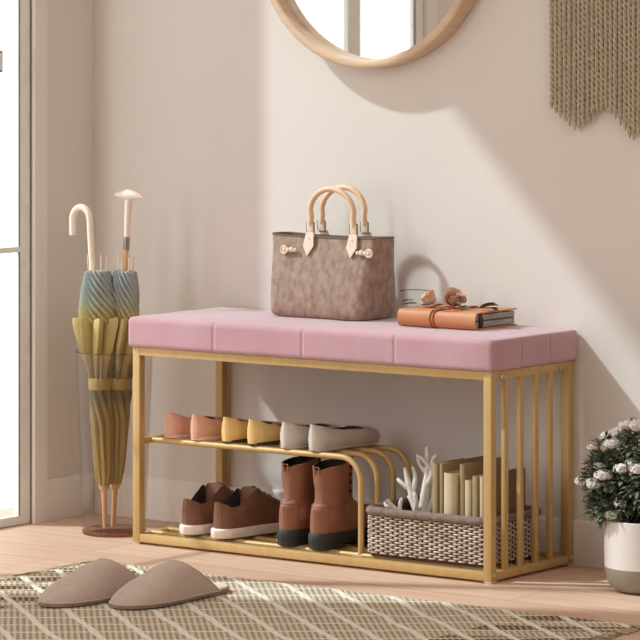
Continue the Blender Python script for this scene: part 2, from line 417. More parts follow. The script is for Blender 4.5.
bm = rounded_box((CX0, CY0, CZ0), (CX1, CY1, CZ1), .009, (326, 111, 16), cdisp)
bo('seat_cushion', bm, 'velvet', angle=180)
ZC = .5131  # where things rest on the cushion

# ---------------------------------------------------------------- mirror
mr = thing('round_mirror', 'large round wall mirror in a pale oak hoop frame, above the bench', 'mirror', (.438, WY, 1.372))
R0 = .309
bm = B(); rings = []
for i in range(97):
    a = 2*PI*i/96
    rings.append([(r*math.cos(a), y, r*math.sin(a)) for r, y in ((R0, -.001), (R0, -.048), (R0-.003, -.051), (R0-.017, -.051), (R0-.020, -.048), (R0-.020, -.001))])
loft(bm, rings[:-1]+[rings[0]], False, False); obj('mirror_frame', bm, 'oak', mr, angle=50)
bm = B(); bmesh.ops.create_cone(bm, segments=96, radius1=R0-.0205, radius2=R0-.0205, depth=.004, cap_ends=True, matrix=Matrix.Translation((0, -.014, 0)) @ Matrix.Rotation(PI/2, 4, 'X'))
obj('mirror_glass', bm, 'mirror', mr, angle=30)

# ---------------------------------------------------------------- macrame hanging
mc = thing('macrame_wall_hanging', 'olive beige macrame wall hanging of long twisted cords with zigzag ends', 'wall hanging', (1.118, WY-.016, 1.36))
bm = tube(B(), [(-.24, 0, 0), (.24, 0, 0)], .009, 12); obj('dowel', bm, 'dowel', mc)
bm = tube(B(), [(-.2, -.004, .008), (0, .008, .16), (.2, -.004, .008)], .003, 8); obj('hanging_loop', bm, 'cord', mc)
ZT = [(.90, .985), (.965, .937), (1.035, .985), (1.11, .920), (1.185, .985), (1.255, .937), (1.33, .985)]
nc = 37
for i in range(nc):
    x = .904+i*.0115; zb = .008+lerp_tab(ZT, x)+random.uniform(-.004, .004); L = 1.36-zb
    bm = B(); ns = 120; sway = random.uniform(-.001, .001); yo = random.uniform(-.002, .001)
    for st in (0, 1):
        pts = []
        for q in range(ns+1):
            t = q/ns; z = -L*t; an = -z/.026*2*PI+st*PI+i*.8
            r = .0026
            pts.append((x-1.11+r*math.cos(an)+sway*math.sin(t*5), yo-.004+r*math.sin(an), z))
        tube(bm, pts, [.0031]*ns+[.002], 6)
    tube(bm, [(x-1.11, yo-.004, -L+.006), (x-1.11, yo-.004, -L-.004), (x-1.11+.0006, yo-.004, -L-.010)], [.0046, .0040, .0012], 6)
    obj('twisted_cord', bm, 'cord', mc)

# ---------------------------------------------------------------- handbag
bag = thing('handbag', 'taupe suede handbag with two arched tan handles on the pink cushion', 'handbag', (.398, .214, ZC))
def rrect(cx, cy, hx, hy, r, z, n=6):
    out = []; r = min(r, hx*.98, hy*.98)
    for q, (sx, sy) in enumerate(((1, 1), (-1, 1), (-1, -1), (1, -1))):
        for i in range(n+1):
            a = PI/2*(q+i/n); out.append((cx+sx*(hx-r)+r*math.cos(a), cy+sy*(hy-r)+r*math.sin(a), z))
    return out
bm = B(); rings = []
prof = [(0, .119, .060, .0), (.003, .126, .066, 0), (.010, .129, .070, 0), (.03, .131, .071, 0), (.07, .134, .066, 0), (.11, .138, .057, 0), (.15, .144, .045, 0), (.172, .149, .038, 0), (.181, .151, .036, 0)]
def bagring(hx, hy, z, sag=0):
    out = []
    for (x, y, zz) in rrect(0, 0, hx, hy, .022, z, 6): out.append((x, y, zz-sag*(1-(x/hx)**2)))
    # subdivide long sides for a soft surface
    o2 = []
    for i, p in enumerate(out):
        q = out[(i+1) % len(out)]; o2.append(p)
        if abs(q[0]-p[0]) > .05:
            for t in range(1, 10):
                tt_ = t/10; x = p[0]+(q[0]-p[0])*tt_
                o2.append((x, p[1]+(q[1]-p[1])*tt_, z-sag*(1-(x/hx)**2)))
    return o2
for z, hx, hy, _ in prof: rings.append(bagring(hx, hy, z, .004*(z/.181)**2))
rings.append(bagring(.149, .034, .181, .004)); rings.append(bagring(.136, .032, .15, .004)); rings.append(bagring(.118, .045, .012, 0))
for rg in rings[1:8]:
    for i, p in enumerate(rg):
        nz_ = noise.noise(Vector((p[0]*14, p[1]*14, p[2]*14)))*.0022; l_ = math.hypot(p[0], p[1]) or 1
        rg[i] = (p[0]+p[0]/l_*nz_*.3, p[1]+(nz_ if p[1] > 0 else -nz_), p[2])
loft(bm, rings, True, True, mi=lambda i, j: 1 if i >= 9 else 0)
body = obj('bag_body', bm, ['suede', 'suede_edge'], bag)
bm = B(); rg = bagring(.1515, .0365, .181, .004); tube(bm, rg+[rg[0]], .0016, 6, False); obj('rim_piping', bm, 'suede_edge', bag)
def handle(y, xl, xr, top, lean):
    pts = [(xl, y, .205), (xl+.002, y, .225)]
    cx = (xl+xr)/2; rx = (xr-xl)/2
    for i in range(1, 18):
        a = PI-PI*i/18; pts.append((cx+rx*math.cos(a)*1.02, y+lean*math.sin(a), .225+(top-.225)*math.sin(a)**.9))
    pts += [(xr-.002, y, .225), (xr, y, .205)]
    return pts
for y, xl, xr, lean in ((-.040, -.032, .086, -.004), (.032, -.054, .064, .003)):
    h = obj('handle', tube(B(), handle(y, xl, xr, .286, lean), .0064, 10), 'tan_leather', bag)
    for x in (xl, xr):
        s_ = -1 if y < 0 else 1
        # square metal ring
        bm = B(); yy = y
        hw, z0, z1 = .0105, .186, .210
        tube(bm, [(x-hw, yy, z0), (x+hw, yy, z0), (x+hw, yy, z1), (x-hw, yy, z1), (x-hw, yy, z0)], .0014, 6, True)
        obj('metal_ring', bm, 'umb_metal', bag)
        bm = B(); box(bm, x-.0085, x+.0085, yy-.0028, yy+.0028, .187, .209, .001); obj('handle_end', bm, 'cream_leather', bag)
        # pointed tab on the bag front
        yb = s_*(.0395); yl = s_*(.0465)
        shp = [(-.010, .188), (.010, .188), (.014, .158), (0, .136), (-.014, .158)]
        bm = B(); o_ = s_*.004
        def yat(z): return s_*(lerp_tab([(.13, .0515), (.15, .0475), (.172, .041), (.19, .0385)], z))
        loft(bm, [[(x+px, yat(pz), pz) for px, pz in shp], [(x+px, yat(pz)+o_, pz) for px, pz in shp]]); obj('handle_tab', bm, 'cream_leather', bag, angle=20)
        bm = B(); ball(bm, (x, yat(.172)+o_*1.1, .174), .002, seg=8); obj('rivet', bm, 'screw', bag)
for x, s_ in ((-.094, 1), (.136, -1)):   # knotted side ties
    bm = B(); y = -.050
    for t, r in ((0, .0066), (.010, .0058), (.020, .0066), (.030, .0050)):
        ball(bm, (x+s_*t, y-.003, .148+.0008*math.sin(t*400)), r, .0045, r, 10)
    pts = [(x-s_*.001+.0088*math.cos(a), y-.004, .148+.008*math.sin(a)) for a in [2*PI*i/14 for i in range(15)]]
    tube(bm, pts, .0026, 6)
    obj('knotted_tie', bm, 'cream_leather', bag)

# ---------------------------------------------------------------- leather journal and dried roses
jb = thing('leather_journal', 'cognac leather wrapped journal lying on the cushion, tied with a cord', 'notebook', (.748, .188, ZC))
JX, JY, JH = .098, .080, .037
bm = B()
cs = []   # C-shaped leather wrap section in (y,z): spine towards -y
outer = [(JY, JH), (JY, JH+.0005)]
def wrap(off):
    pts = [(JY+.004, JH-off)]; pts += [(-JY+.012-(.012-off)*math.sin(a), JH/2+(JH/2-off)*math.cos(a)) for a in [PI*i/12 for i in range(13)]]
    pts += [(JY+.004, off)]; return pts
sec = wrap(0)+wrap(.0028)[::-1]
loft(bm, [[(x, y, z) for y, z in sec] for x in (-JX-.003, JX+.002)]); obj('leather_cover', bm, 'book_leather', jb, angle=50)
for z0, z1 in ((.0045, .0165), (.0195, .0315)):
    bm = box(B(), -JX+.003, JX-.002, -JY+.008, JY, z0, z1, .001); obj('page_block', bm, 'paper', jb)
bm = box(B(), -JX+.003, JX-.003, -JY+.006, JY-.002, .0165, .0195); 
for yy in (-.056, -.05): tube(bm, [(JX-.004, yy, .005), (JX+.001, yy-.002, .011), (JX+.001, yy-.002, .024), (JX-.004, yy, .031)], .0035, 8)
obj('binder_spine', bm, 'black', jb)
bm = B()
for xo in (-.014, -.006):
    p = [(xo+.02, JY-.02, JH+.001), (xo+.008, -JY+.02, JH+.0014), (xo, -JY+.004, JH-.003), (xo-.002, -JY-.0006, JH/2), (xo+.001, -JY+.004, .002), (xo+.003, -JY+.014, .0006)]
    tube(bm, smooth_path(p, 5), .0017, 6)
tube(bm, smooth_path([(.0, -JY+.012, JH+.002), (.02, -JY+.004, JH+.010), (.036, -JY+.02, JH+.008), (.044, -JY+.03, JH+.003), (.03, -JY+.05, JH+.003)], 6), .002, 6)
tube(bm, smooth_path([(.0, -JY+.012, JH+.002), (.022, -JY+.010, JH+.005), (.05, -JY+.012, JH+.002)], 6), .0016, 6)
obj('tie_cord', bm, 'book_tie', jb)

def petal_bloom(bm, c, r, n=16, seed=0, axis=(0, 0, 1)):
    rnd = random.Random(seed); ax = Vector(axis).normalized(); q = ax.to_track_quat('Z', 'Y').to_matrix()
    for k_ in range(n):
        ring = k_/n; a = k_*2.4; R_ = r*(.35+.65*ring); op = .25+.9*ring
        pts = []
        for iu in range(5):
            u = iu/4-.5
            row = []
            for iv in range(5):
                v = iv/4; th_ = a+u*(1.9-.5*ring); rad = R_*(math.sin(v*PI*.55)**.7)*(.75+.3*ring)
                zz = r*(1.0-.35*ring)*v*1.35-r*.5+ring*r*.1*math.sin(u*9)
                if v > .8: rad *= 1.06+.15*ring
                row.append(Vector(c)+q @ Vector((rad*math.cos(th_), rad*math.sin(th_), zz-(abs(u)*r*.35*v))))
            pts.append(row)
        V = [[bm.verts.new(p) for p in row] for row in pts]
        for iu in range(4):
            for iv in range(4): bm.faces.new((V[iu][iv], V[iu+1][iv], V[iu+1][iv+1], V[iu][iv+1]))
def leaf(bm, c, d, L, wd, droop=.2, up=(0, 0, 1)):
    d = Vector(d).normalized(); s_ = d.cross(Vector(up)); s_ = s_.normalized() if s_.length > .01 else Vector((1, 0, 0)); n_ = s_.cross(d)
    c = Vector(c); prev = None
    for i in range(5):
        t = i/4; wv_ = wd*math.sin(PI*min(.97, t*.9+.08))**.8*.5; p = c+d*L*t-n_*droop*L*t*t
        row = [bm.verts.new(p-s_*wv_+n_*wv_*.35), bm.verts.new(p), bm.verts.new(p+s_*wv_+n_*wv_*.35)]
        if prev:
            bm.faces.new((prev[0], prev[1], row[1], row[0])); bm.faces.new((prev[1], prev[2], row[2], row[1]))
        prev = row
ZJ = ZC+JH+.0008
rs1 = thing('dried_rose', 'dried peach rose bud with a long thin stem reaching left over the journal', 'dried flower', (.676, .185, ZJ))
bm = B(); petal_bloom(bm, (0, 0, .018), .0195, 18, 1, (-.5, -.3, .6)); ball(bm, (0, 0, .0175), .0165, .0165, .0155, 12); obj('bloom', bm, 'rose', rs1, angle=180)
bm = B(); tube(bm, smooth_path([(.012, .0, .006), (.0, .02, .028), (-.03, .012, .034), (-.068, 0, .033)], 6), .0011, 5); ball(bm, (-.07, 0, .0325), .007, .0035, .003, 8); obj('stem', bm, 'stem_dry', rs1)
for p, d_, L, w_, dr in (((-.020, -.016, .006), (-1, -.2, .05), .036, .019, .15), ((-.034, -.012, .012), (-1, .2, .1), .032, .017, .3), ((-.004, -.018, .003), (1, -.3, .1), .036, .016, .0), ((-.006, -.014, .004), (.3, -1, .1), .016, .012, 0)):
    bm = B(); leaf(bm, p, d_, L, w_, dr); obj('leaf', bm, 'leaf_dry', rs1, angle=180)
rs2 = thing('dried_rose', 'open dried peach rose lying in the middle of the journal', 'dried flower', (.738, .19, ZJ))
bm = B(); petal_bloom(bm, (0, 0, .018), .0235, 22, 2, (.5, -.5, .6)); ball(bm, (0, 0, .015), .014, .014, .013, 12); obj('bloom', bm, 'rose', rs2, angle=180)
bm = B(); tube(bm, smooth_path([(.004, -.006, .010), (.03, -.012, .005), (.07, -.010, .004), (.115, -.005, .006)], 6), .0013, 5); obj('stem', bm, 'stem_dry', rs2)
for p, d_, L, w_ in (((.01, -.014, .010), (.8, -.5, .2), .030, .016), ((.03, -.012, .006), (.7, -.6, .0), .026, .014), ((.075, -.01, .004), (.9, .3, .5), .032, .022), ((.082, -.008, .005), (1, -.1, .35), .036, .02), ((.1, -.008, .004), (1, -.4, 0), .030, .012), ((.06, -.01, .004), (-.3, -.9, .1), .02, .012), ((-.02, -.01, .005), (-.9, -.4, 0), .026, .015)):
    bm = B(); leaf(bm, p, d_, L*1.15, w_*1.2, .2); obj('leaf', bm, 'leaf_dry', rs2, angle=180)

# ---------------------------------------------------------------- shoes
WT = [(0, 0), (.012, .26), (.04, .46), (.09, .62), (.2, .70), (.42, .70), (.58, .86), (.72, 1.0), (.84, .93), (.93, .68), (.975, .42), (1, 0)]
WT_POINT = [(0, 0), (.012, .30), (.04, .52), (.10, .70), (.2, .76), (.42, .72), (.58, .86), (.70, .97), (.82, .86), (.92, .58), (.975, .32), (1, 0)]
def svals(n): return [.5-.5*math.cos(PI*i/n) for i in range(n+1)]
def sole(L, W, z0, z1, tab=WT, grow=1.03, flare=1.0):
    bm = B(); ss = svals(36); 
    def ring(z, g): 
        left = [(-W/2*lerp_tab(tab, s)*g, (s-.5)*L*(1+(g-1)*.6)+.5*L, z) for s in ss]; right = [(W/2*lerp_tab(tab, s)*g, (s-.5)*L*(1+(g-1)*.6)+.5*L, z) for s in ss[::-1]][1:-1]
        return left+right
    loft(bm, [ring(z0, grow*.97), ring(z0+(z1-z0)*.15, grow*flare), ring(z0+(z1-z0)*.85, grow), ring(z1, grow*.96)]); return bm
def upper(L, W, z0, rim, top, o0, o1, tab=WT, ins=.012, th=.003, bulge=1.05, ns=44, heelback=0.0, topin=0.0):
    """outer wall, rim and inside; closed dome where the shoe is closed"""
    rings = []
    for s in svals(ns):
        w_ = W/2*lerp_tab(tab, s); wi = max(w_-th, w_*.55)*(1-topin*max(0, 1-s/.45)); rz = lerp_tab(rim, s); tz = lerp_tab(top, s)
        o_ = 1.0 if o0 < s < o1 else 0.0
        y = s*L; row = []
        nO, nI = 7, 5
        for i in range(nO):
            t = i/(nO-1); g = 1-(bulge-1)*.9*(1-t)**2+(bulge-1)*math.sin(t*PI)-(.10+topin*max(0, 1-s/.45))*t**1.6
            row.append((-w_*g, y-heelback*t*(1 if s < .15 else 0), z0+(rz-z0)*t))
        inner = []
        for i in range(nI):
            t = (i+1)/nI
            if o_: inner.append((-wi*(.88-.1*t) if i < nI-1 else -wi*.5, y, rz+(ins+z0-rz)*min(1, t*1.25)))
            else:
                xx = -w_*.9*math.cos(t*PI/2*.92); inner.append((xx, y, rz+(tz-rz)*math.sin(t*PI/2)**.9))
        mid = [(0, y, (z0+ins) if o_ else tz)]
        row += inner+mid+[(-a, b, c_) for a, b, c_ in inner[::-1]]+[(-a, b, c_) for a, b, c_ in row[:nO][::-1]]
        rings.append(row)
    ss = svals(ns); bm = B()
    n = len(rings[0])
    loft(bm, rings, False, False, closed=False, mi=lambda i, j: 1 if (o0 < (ss[i]+ss[i+1])/2 < o1 and 6 <= j <= n-8) or (o0 < ss[i] < o1 and o0 < ss[i+1] < o1 and 6 <= j <= n-8) else 0)
    # bottom
    return bm
def flats(kind, m, solem, x, y, rz, label, group, W=.066, L=.215, pointy=True, drop=.0):
    t = thing('ballet_flat', label, 'shoe', (x, y, .2368), rz, group)
    tab = WT_POINT if pointy else WT
    rim = [(0, .058), (.06, .055), (.2, .045), (.4, .036), (.6, .032), (.8, .027), (1, .016)]
    top = [(0, .058), (.6, .036), (.7, .036), (.85, .031), (.95, .024), (1, .016)]
    if kind == 'grey': rim = [(0, .058), (.05, .055), (.2, .046), (.4, .040), (.6, .038), (.8, .030), (1, .018)]; top = [(0, .058), (.6, .042), (.75, .040), (.9, .032), (1, .018)]
    obj('upper', upper(L, W, .004, rim, top, .02, .64, tab, ins=.006, bulge=1.16, topin=.34), [m, 'lining'], t, angle=60)
    obj('sole', sole(L, W, 0, .0075 if kind != 'grey' else .004, tab, .98), solem, t)
    return t
G = 'flats on the upper shelf'
flats('pink', 'flat_pink', 'sole_cream', .067, .042, 0, 'peach leather flat at the left end of the upper shelf, nearest the umbrellas', G)
flats('pink', 'flat_pink', 'sole_cream', .141, .040, -.10, 'peach leather flat with a cream sole, standing next to the mustard yellow flats', G)
flats('yellow', 'flat_yellow', 'sole_dark', .229, .042, 0, 'mustard yellow flat beside the peach flats on the upper shelf', G)
flats('yellow', 'flat_yellow', 'sole_dark', .300, .040, -.10, 'mustard yellow flat beside the pale grey flats on the upper shelf', G)
flats('grey', 'flat_grey', 'flat_grey', .393, .040, 0, 'pale grey flat beside the mustard yellow flats, half hidden behind its mate', G)
flats('grey', 'flat_grey', 'flat_grey', .470, .038, -.04, 'pale grey flat seen from its side at the right end of the shelf', G, L=.234)

def sneaker(x, y, rz, label):
    t = thing('low_sneaker', label, 'shoe', (x, y, .0282), rz, 'brown sneakers on the bench base')
    L, W = .272, .088
    rim = [(0, .080), (.04, .076), (.10, .068), (.18, .070), (.27, .086), (.35, .101), (.40, .094), (.5, .070), (.75, .044), (1, .030)]
    top = [(0, .080), (.36, .103), (.39, .105), (.5, .092), (.6, .078), (.75, .062), (.88, .054), (.96, .042), (1, .030)]
    up = obj('upper', upper(L, W, .014, rim, top, .02, .37, WT, ins=.014, bulge=1.08, th=.006, topin=.12), ['sneaker', 'lining'], t, angle=60)
    obj('sole', sole(L, W, 0.001, .022, WT, 1.09), 'sole_white', t)
    obj('outsole', sole(L, W, -.001, .004, WT, 1.04), 'sole_dark', t)
    bm = B()
    for q in range(4):
        s = .43+q*.06; zt = lerp_tab(top, s); zr = lerp_tab(rim, s); tube(bm, [(-.022, s*L, (zt+zr)/2+.002), (0, s*L+.003, zt+.003), (.022, s*L, (zt+zr)/2+.002)], .002, 5)
    obj('laces', bm, 'lace', t)
    bm = B(); pts = [(-W/2*.70*.9, .0, 0)]
    return t
sneaker(.134, .022, 0, 'brown leather low sneaker with a white sole, nearest the left leg of the bench')
sneaker(.224, .018, -.10, 'brown leather low sneaker with a white sole, standing beside the rust boots')

def boot(x, y, rz, label):
    t = thing('ankle_boot', label, 'boot', (x, y, .0278), rz, 'rust ankle boots on the bench base')
    L, W = .255, .082
    rim = [(0, .075), (.1, .085), (.3, .09), (.42, .080), (.5, .066), (.7, .046), (1, .045)]
    top = [(0, .085), (.1, .105), (.3, .115), (.42, .112), (.5, .096), (.6, .084), (.8, .076), (.92, .066), (1, .045)]
    bm = upper(L*.985, W*.99, .030, rim, top, 2, 3, WT, bulge=1.05)
    rings = []
    for z, yc, ry, rx in ((.055, .056, .052, .031), (.075, .057, .050, .030), (.090, .059, .047, .0285), (.105, .061, .045, .0285), (.125, .061, .045, .030), (.145, .060, .046, .032), (.165, .060, .047, .034), (.180, .060, .048, .035)):
        ring = []
        for i in range(28):
            a = 2*PI*i/28; k_ = noise.noise(Vector((math.cos(a)*2+x*9, math.sin(a)*2, z*38)))*.0032
            zz = z+(.006*math.sin(a) if z > .17 else 0) - (.006*math.exp(-((a-PI*1.5)/.5)**2) if z > .17 else 0)
            ring.append(((rx+k_)*math.cos(a), yc+(ry+k_)*math.sin(a), zz))
        rings.append(ring)
    top_r = rings[-1]
    rings.append([(p[0]*.91, (p[1]-.06)*.93+.06, p[2]+.0005) for p in top_r]); rings.append([(p[0]*.78, (p[1]-.06)*.82+.06, p[2]-.03) for p in top_r]); rings.append([(p[0]*.6, (p[1]-.06)*.66+.06, .115) for p in top_r])
    loft(bm, rings, True, True, mi=lambda i, j: 1 if i >= 8 else 0)
    obj('upper', bm, ['boot', 'boot_lining'], t, angle=60)
    bm = sole(L, W, .008, .034, WT, 1.07); 
    hb = sole(L, W, -.0005, .012, [(0, 0), (.012, .26), (.04, .46), (.09, .62), (.2, .70), (.30, .70), (.31, .0), (1, 0)], 1.06)
    me = bpy.data.meshes.new('tmp'); hb.to_mesh(me); hb.free(); bm.from_mesh(me); bpy.data.meshes.remove(me)
    hb = sole(L, W, -.0005, .012, [(0, 0), (.42, 0), (.44, .7), (.58, .86), (.72, 1.0), (.84, .93), (.93, .68), (.975, .42), (1, 0)], 1.05)
    me = bpy.data.meshes.new('tmp'); hb.to_mesh(me); hb.free(); bm.from_mesh(me); bpy.data.meshes.remove(me)
    obj('sole', bm, 'boot_sole', t)
    bm = B()   # tongue and lace hooks at the front of the shaft
    for i, (z, yy) in enumerate(((.100, .112), (.118, .110), (.136, .110), (.154, .111), (.170, .112))):
        tube(bm, [(-.018, yy-.006, z), (0, yy+.006, z+.003), (.018, yy-.006, z)], .0024, 6)
        ball(bm, (.019, yy-.006, z), .004, .004, .003, 8); ball(bm, (-.019, yy-.006, z), .004, .004, .003, 8)
    obj('laces', bm, 'lace', t)
    bm = B(); loft(bm, [[(-.018, .105, z_), (.018, .105, z_), (.018, .112, z_), (-.018, .112, z_)] for z_ in (.10, .15)]+[[(-.016, .112, .196), (.016, .112, .196), (.016, .117, .196), (-.016, .117, .196)]]); obj('tongue', bm, 'boot', t)
    bm = B(); tube(bm, [(-.006, .013, .160), (-.006, .0095, .176), (.006, .0095, .176), (.006, .013, .160)], .0022, 6); obj('pull_loop', bm, 'boot', t)
    bm = B(); tube(bm, [(rx_*1.012*math.cos(a), .0585+.0515*1.012*math.sin(a), .094+.004*math.sin(a)) for rx_, a in [(.0315, 2*PI*i/24) for i in range(25)]], .0013, 5); obj('seam', bm, 'boot', t)
    return t
boot(.400, .026, -.03, 'rust leather ankle boot with a black sole, standing beside the brown sneakers')
boot(.487, .022, -.05, 'rust leather ankle boot with a black sole, in front of the bent shelf rods')

# ---------------------------------------------------------------- basket, books, coral
BX0, BX1, BY0, BY1, BZ0, BZ1 = .612, .935, .026, .250, .0278, .1245
bk = thing('wicker_basket', 'woven cream and brown basket with a thick grey brown wool rim', 'basket', ((BX0+BX1)/2, (BY0+BY1)/2, BZ0))
hx, hy = (BX1-BX0)/2, (BY1-BY0)/2; bh = BZ1-BZ0
def per_pts(hx, hy, r, step):
    base = rrect(0, 0, hx, hy, r, 0, 8); out = []
    for i, p in enumerate(base):
        q = base[(i+1) % len(base)]; d_ = math.hypot(q[0]-p[0], q[1]-p[1]); n_ = max(1, round(d_/step))
        for t in range(n_): out.append((p[0]+(q[0]-p[0])*t/n_, p[1]+(q[1]-p[1])*t/n_))
    return out
pp = per_pts(hx-.006, hy-.006, .02, .0035); npp = len(pp)
acc = [0]
for i in range(npp): a, b = pp[i], pp[(i+1) % npp]; acc.append(acc[-1]+math.hypot(a[0]-b[0], a[1]-b[1]))
tot = acc[-1]; ncol = round(tot/.0125/2)*2
bm = B()
rows = 17
for r_ in range(rows):
    z = .004+r_*(bh-.010)/rows+.002; pts = []
    for i in range(npp):
        a, b = pp[i-1], pp[(i+1) % npp]; t = Vector((b[0]-a[0], b[1]-a[1], 0)).normalized(); nn = Vector((t.y, -t.x, 0))
        ph = acc[i]/tot*ncol*PI+(r_ % 2)*PI
        pts.append(Vector((pp[i][0], pp[i][1], z))+nn*(.0026*math.sin(ph))+Vector((0, 0, .0004*math.sin(ph*2.3))))
    pts.append(pts[0]); tube(bm, pts, .0022, 6, False)
obj('woven_wall', bm, 'weave_light', bk, angle=180)
bm = B(); ring = lambda g, z: [(p[0]*(hx-.006-g)/(hx-.006), p[1]*(hy-.006-g)/(hy-.006), z) for p in rrect(0, 0, hx-.006, hy-.006, .02, 0, 6)]
loft(bm, [ring(0, .0008), ring(0, bh-.006), ring(.004, bh-.006), ring(.004, .004)], True, True); obj('basket_liner', bm, 'weave_back', bk)
bm = B(); pp2 = per_pts(hx-.006, hy-.006, .024, .0022); pts = []; rad = []
s_ = 0
for i, p in enumerate(pp2+[pp2[0]]):
    pts.append((p[0], p[1], bh-.002+.0012*noise.noise(Vector((p[0]*30, p[1]*30, 0))))); rad.append(.0084+.0010*abs(math.sin(i*.0022/.008*PI)))
tube(bm, pts, rad, 12, False); obj('wool_rim', bm, 'wool', bk, angle=180)

def book(x0, y0, wx, dy, h, m, label, spine_round=.4, lean=0, z=.034):
    t = thing('book', label, 'book', (x0+wx/2, y0, z), 0, 'books standing in the basket'); t.rotation_euler = (0, lean, 0)
    bm = B(); c_ = .002; hw = wx/2
    sec_o = [(hw, dy), (hw, .004)]+[(hw*math.cos(a), .004-hw*spine_round*math.sin(a)) for a in [PI*i/8 for i in range(1, 8)]]+[(-hw, .004), (-hw, dy)]
    sec_i = [(-hw+c_, dy), (-hw+c_, .005)]+[((hw-c_)*math.cos(a), .005-max(hw-c_, .001)*spine_round*math.sin(a)) for a in [PI-PI*i/8 for i in range(1, 8)]]+[(hw-c_, .005), (hw-c_, dy)]
    loft(bm, [[(a, b, zz) for a, b in sec_o+sec_i] for zz in (0, h)]); obj('cover', bm, m, t, angle=40)
    obj('page_block', box(B(), -hw+c_+.0002, hw-c_-.0002, .006, dy-.004, .003, h-.004), 'pages', t)
    return t
book(.7715, .058, .0130, .120, .197, 'book_olive', 'slim tall olive book with a cream spine, nearest the white coral')
book(.7895, .058, .0090, .172, .198, 'book_tan', 'tall tan book with broad covers, second from the coral')
book(.8020, .058, .0330, .085, .180, 'book_cream', 'thick cream book with a rounded spine in the basket', .6)
book(.8395, .060, .0135, .160, .200, 'book_tan', 'tall narrow tan book right of the thick cream one')
book(.8560, .056, .0150, .085, .168, 'book_cream', 'low cream book just right of the tall narrow tan one')
book(.8745, .056, .0140, .100, .178, 'book_olive', 'pale olive book between the low cream book and the front corner leg')
book(.8915, .058, .0110, .110, .178, 'book_cream', 'thin cream book right behind the front corner leg of the bench')
book(.9045, .050, .0110, .150, .184, 'book_brown', 'broad brown book seen between the slats of the bench side')

cr = thing('coral_branch', 'white branching coral standing in the basket beside the books', 'ornament', (.697, .115, .0335))
rc = random.Random(5)
def twig(bm, pts, r0, r1):
    p = smooth_path(pts, 4); n_ = len(p); p = [q+Vector((rc.uniform(-1, 1), rc.uniform(-1, 1), rc.uniform(-1, 1)))*.0008 for q in p]
    tube(bm, p, [r0+(r1-r0)*i/(n_-1)+rc.uniform(-.0004, .0004) for i in range(n_)], 9); ball(bm, p[-1], r1*1.05, seg=8)
bm = B(); ball(bm, (.012, 0, .03), .026, .024, .028, 14)
for pts, r0, r1 in (
    ([(.012, 0, .03), (.014, 0, .08), (.020, .0, .13), (.022, .004, .172), (.020, .006, .218)], .0150, .0050),
    ([(.020, 0, .135), (.034, .0, .160), (.036, .002, .192), (.046, .0, .206)], .0072, .0042),
    ([(.034, 0, .175), (.022, -.010, .196), (.006, -.012, .203)], .0050, .0036),
    ([(.022, .004, .165), (.008, .0, .180), (-.002, .004, .192)], .0056, .0040),
    ([(.012, 0, .06), (-.004, -.004, .095), (-.018, -.004, .130), (-.034, 0, .172)], .0115, .0042),
    ([(-.014, -.004, .120), (-.010, .004, .150), (-.016, .004, .176)], .0062, .0038),
    ([(-.020, -.004, .128), (-.034, -.008, .140), (-.048, -.006, .148)], .0056, .0038),
    ([(-.006, 0, .095), (-.020, .006, .102), (-.030, .008, .112)], .0060, .0040),
    ([(.0, -.006, .072), (.010, -.020, .10), (.006, -.022, .125)], .0070, .0042),
    ([(.010, -.008, .04), (-.012, -.020, .062), (-.034, -.026, .082), (-.058, -.030, .104)], .0105, .0042),
    ([(-.030, -.026, .080), (-.034, -.018, .098), (-.032, -.016, .108)], .0052, .0036),
    ([(-.044, -.028, .092), (-.060, -.030, .092), (-.068, -.028, .098)], .0048, .0034),
    ([(.014, 0, .07), (.032, .004, .10), (.040, .004, .140)], .0085, .0044)):
    twig(bm, pts, r0, r1)
obj('coral_body', bm, 'coral', cr, angle=180)

# ---------------------------------------------------------------- umbrella stand and umbrellas
VX, VY = -.135, .098
vs = thing('umbrella_stand', 'tall clear glass cylinder umbrella stand with a brown tinted base', 'umbrella stand', (VX, VY, 0))
bm = B(); lathe(bm, [(.072, .0005), (.0735, .006), (.0765, .10), (.081, .22), (.086, .34), (.0885, .414), (.0870, .4155), (.0855, .414), (.083, .34), (.078, .22), (.0735, .10), (.0700, .012)], seg=64, cap1=False, cap0=False)
obj('glass_wall', bm, 'vase_glass', vs, angle=60)
M['base_glass'] = glassy('brown_base_glass', (.74, .56, .48, 1), .06)
bm = B(); lathe(bm, [(.071, .0006), (.0725, .002), (.0725, .009), (.0695, .011)], seg=64); obj('glass_base', bm, 'base_glass', vs, angle=60)
bm = B(); tube(bm, [(.0872*math.cos(a), .0872*math.sin(a), .4155) for a in [2*PI*i/64 for i in range(65)]], .0013, 6); obj('glass_rim', bm, 'base_glass', vs)

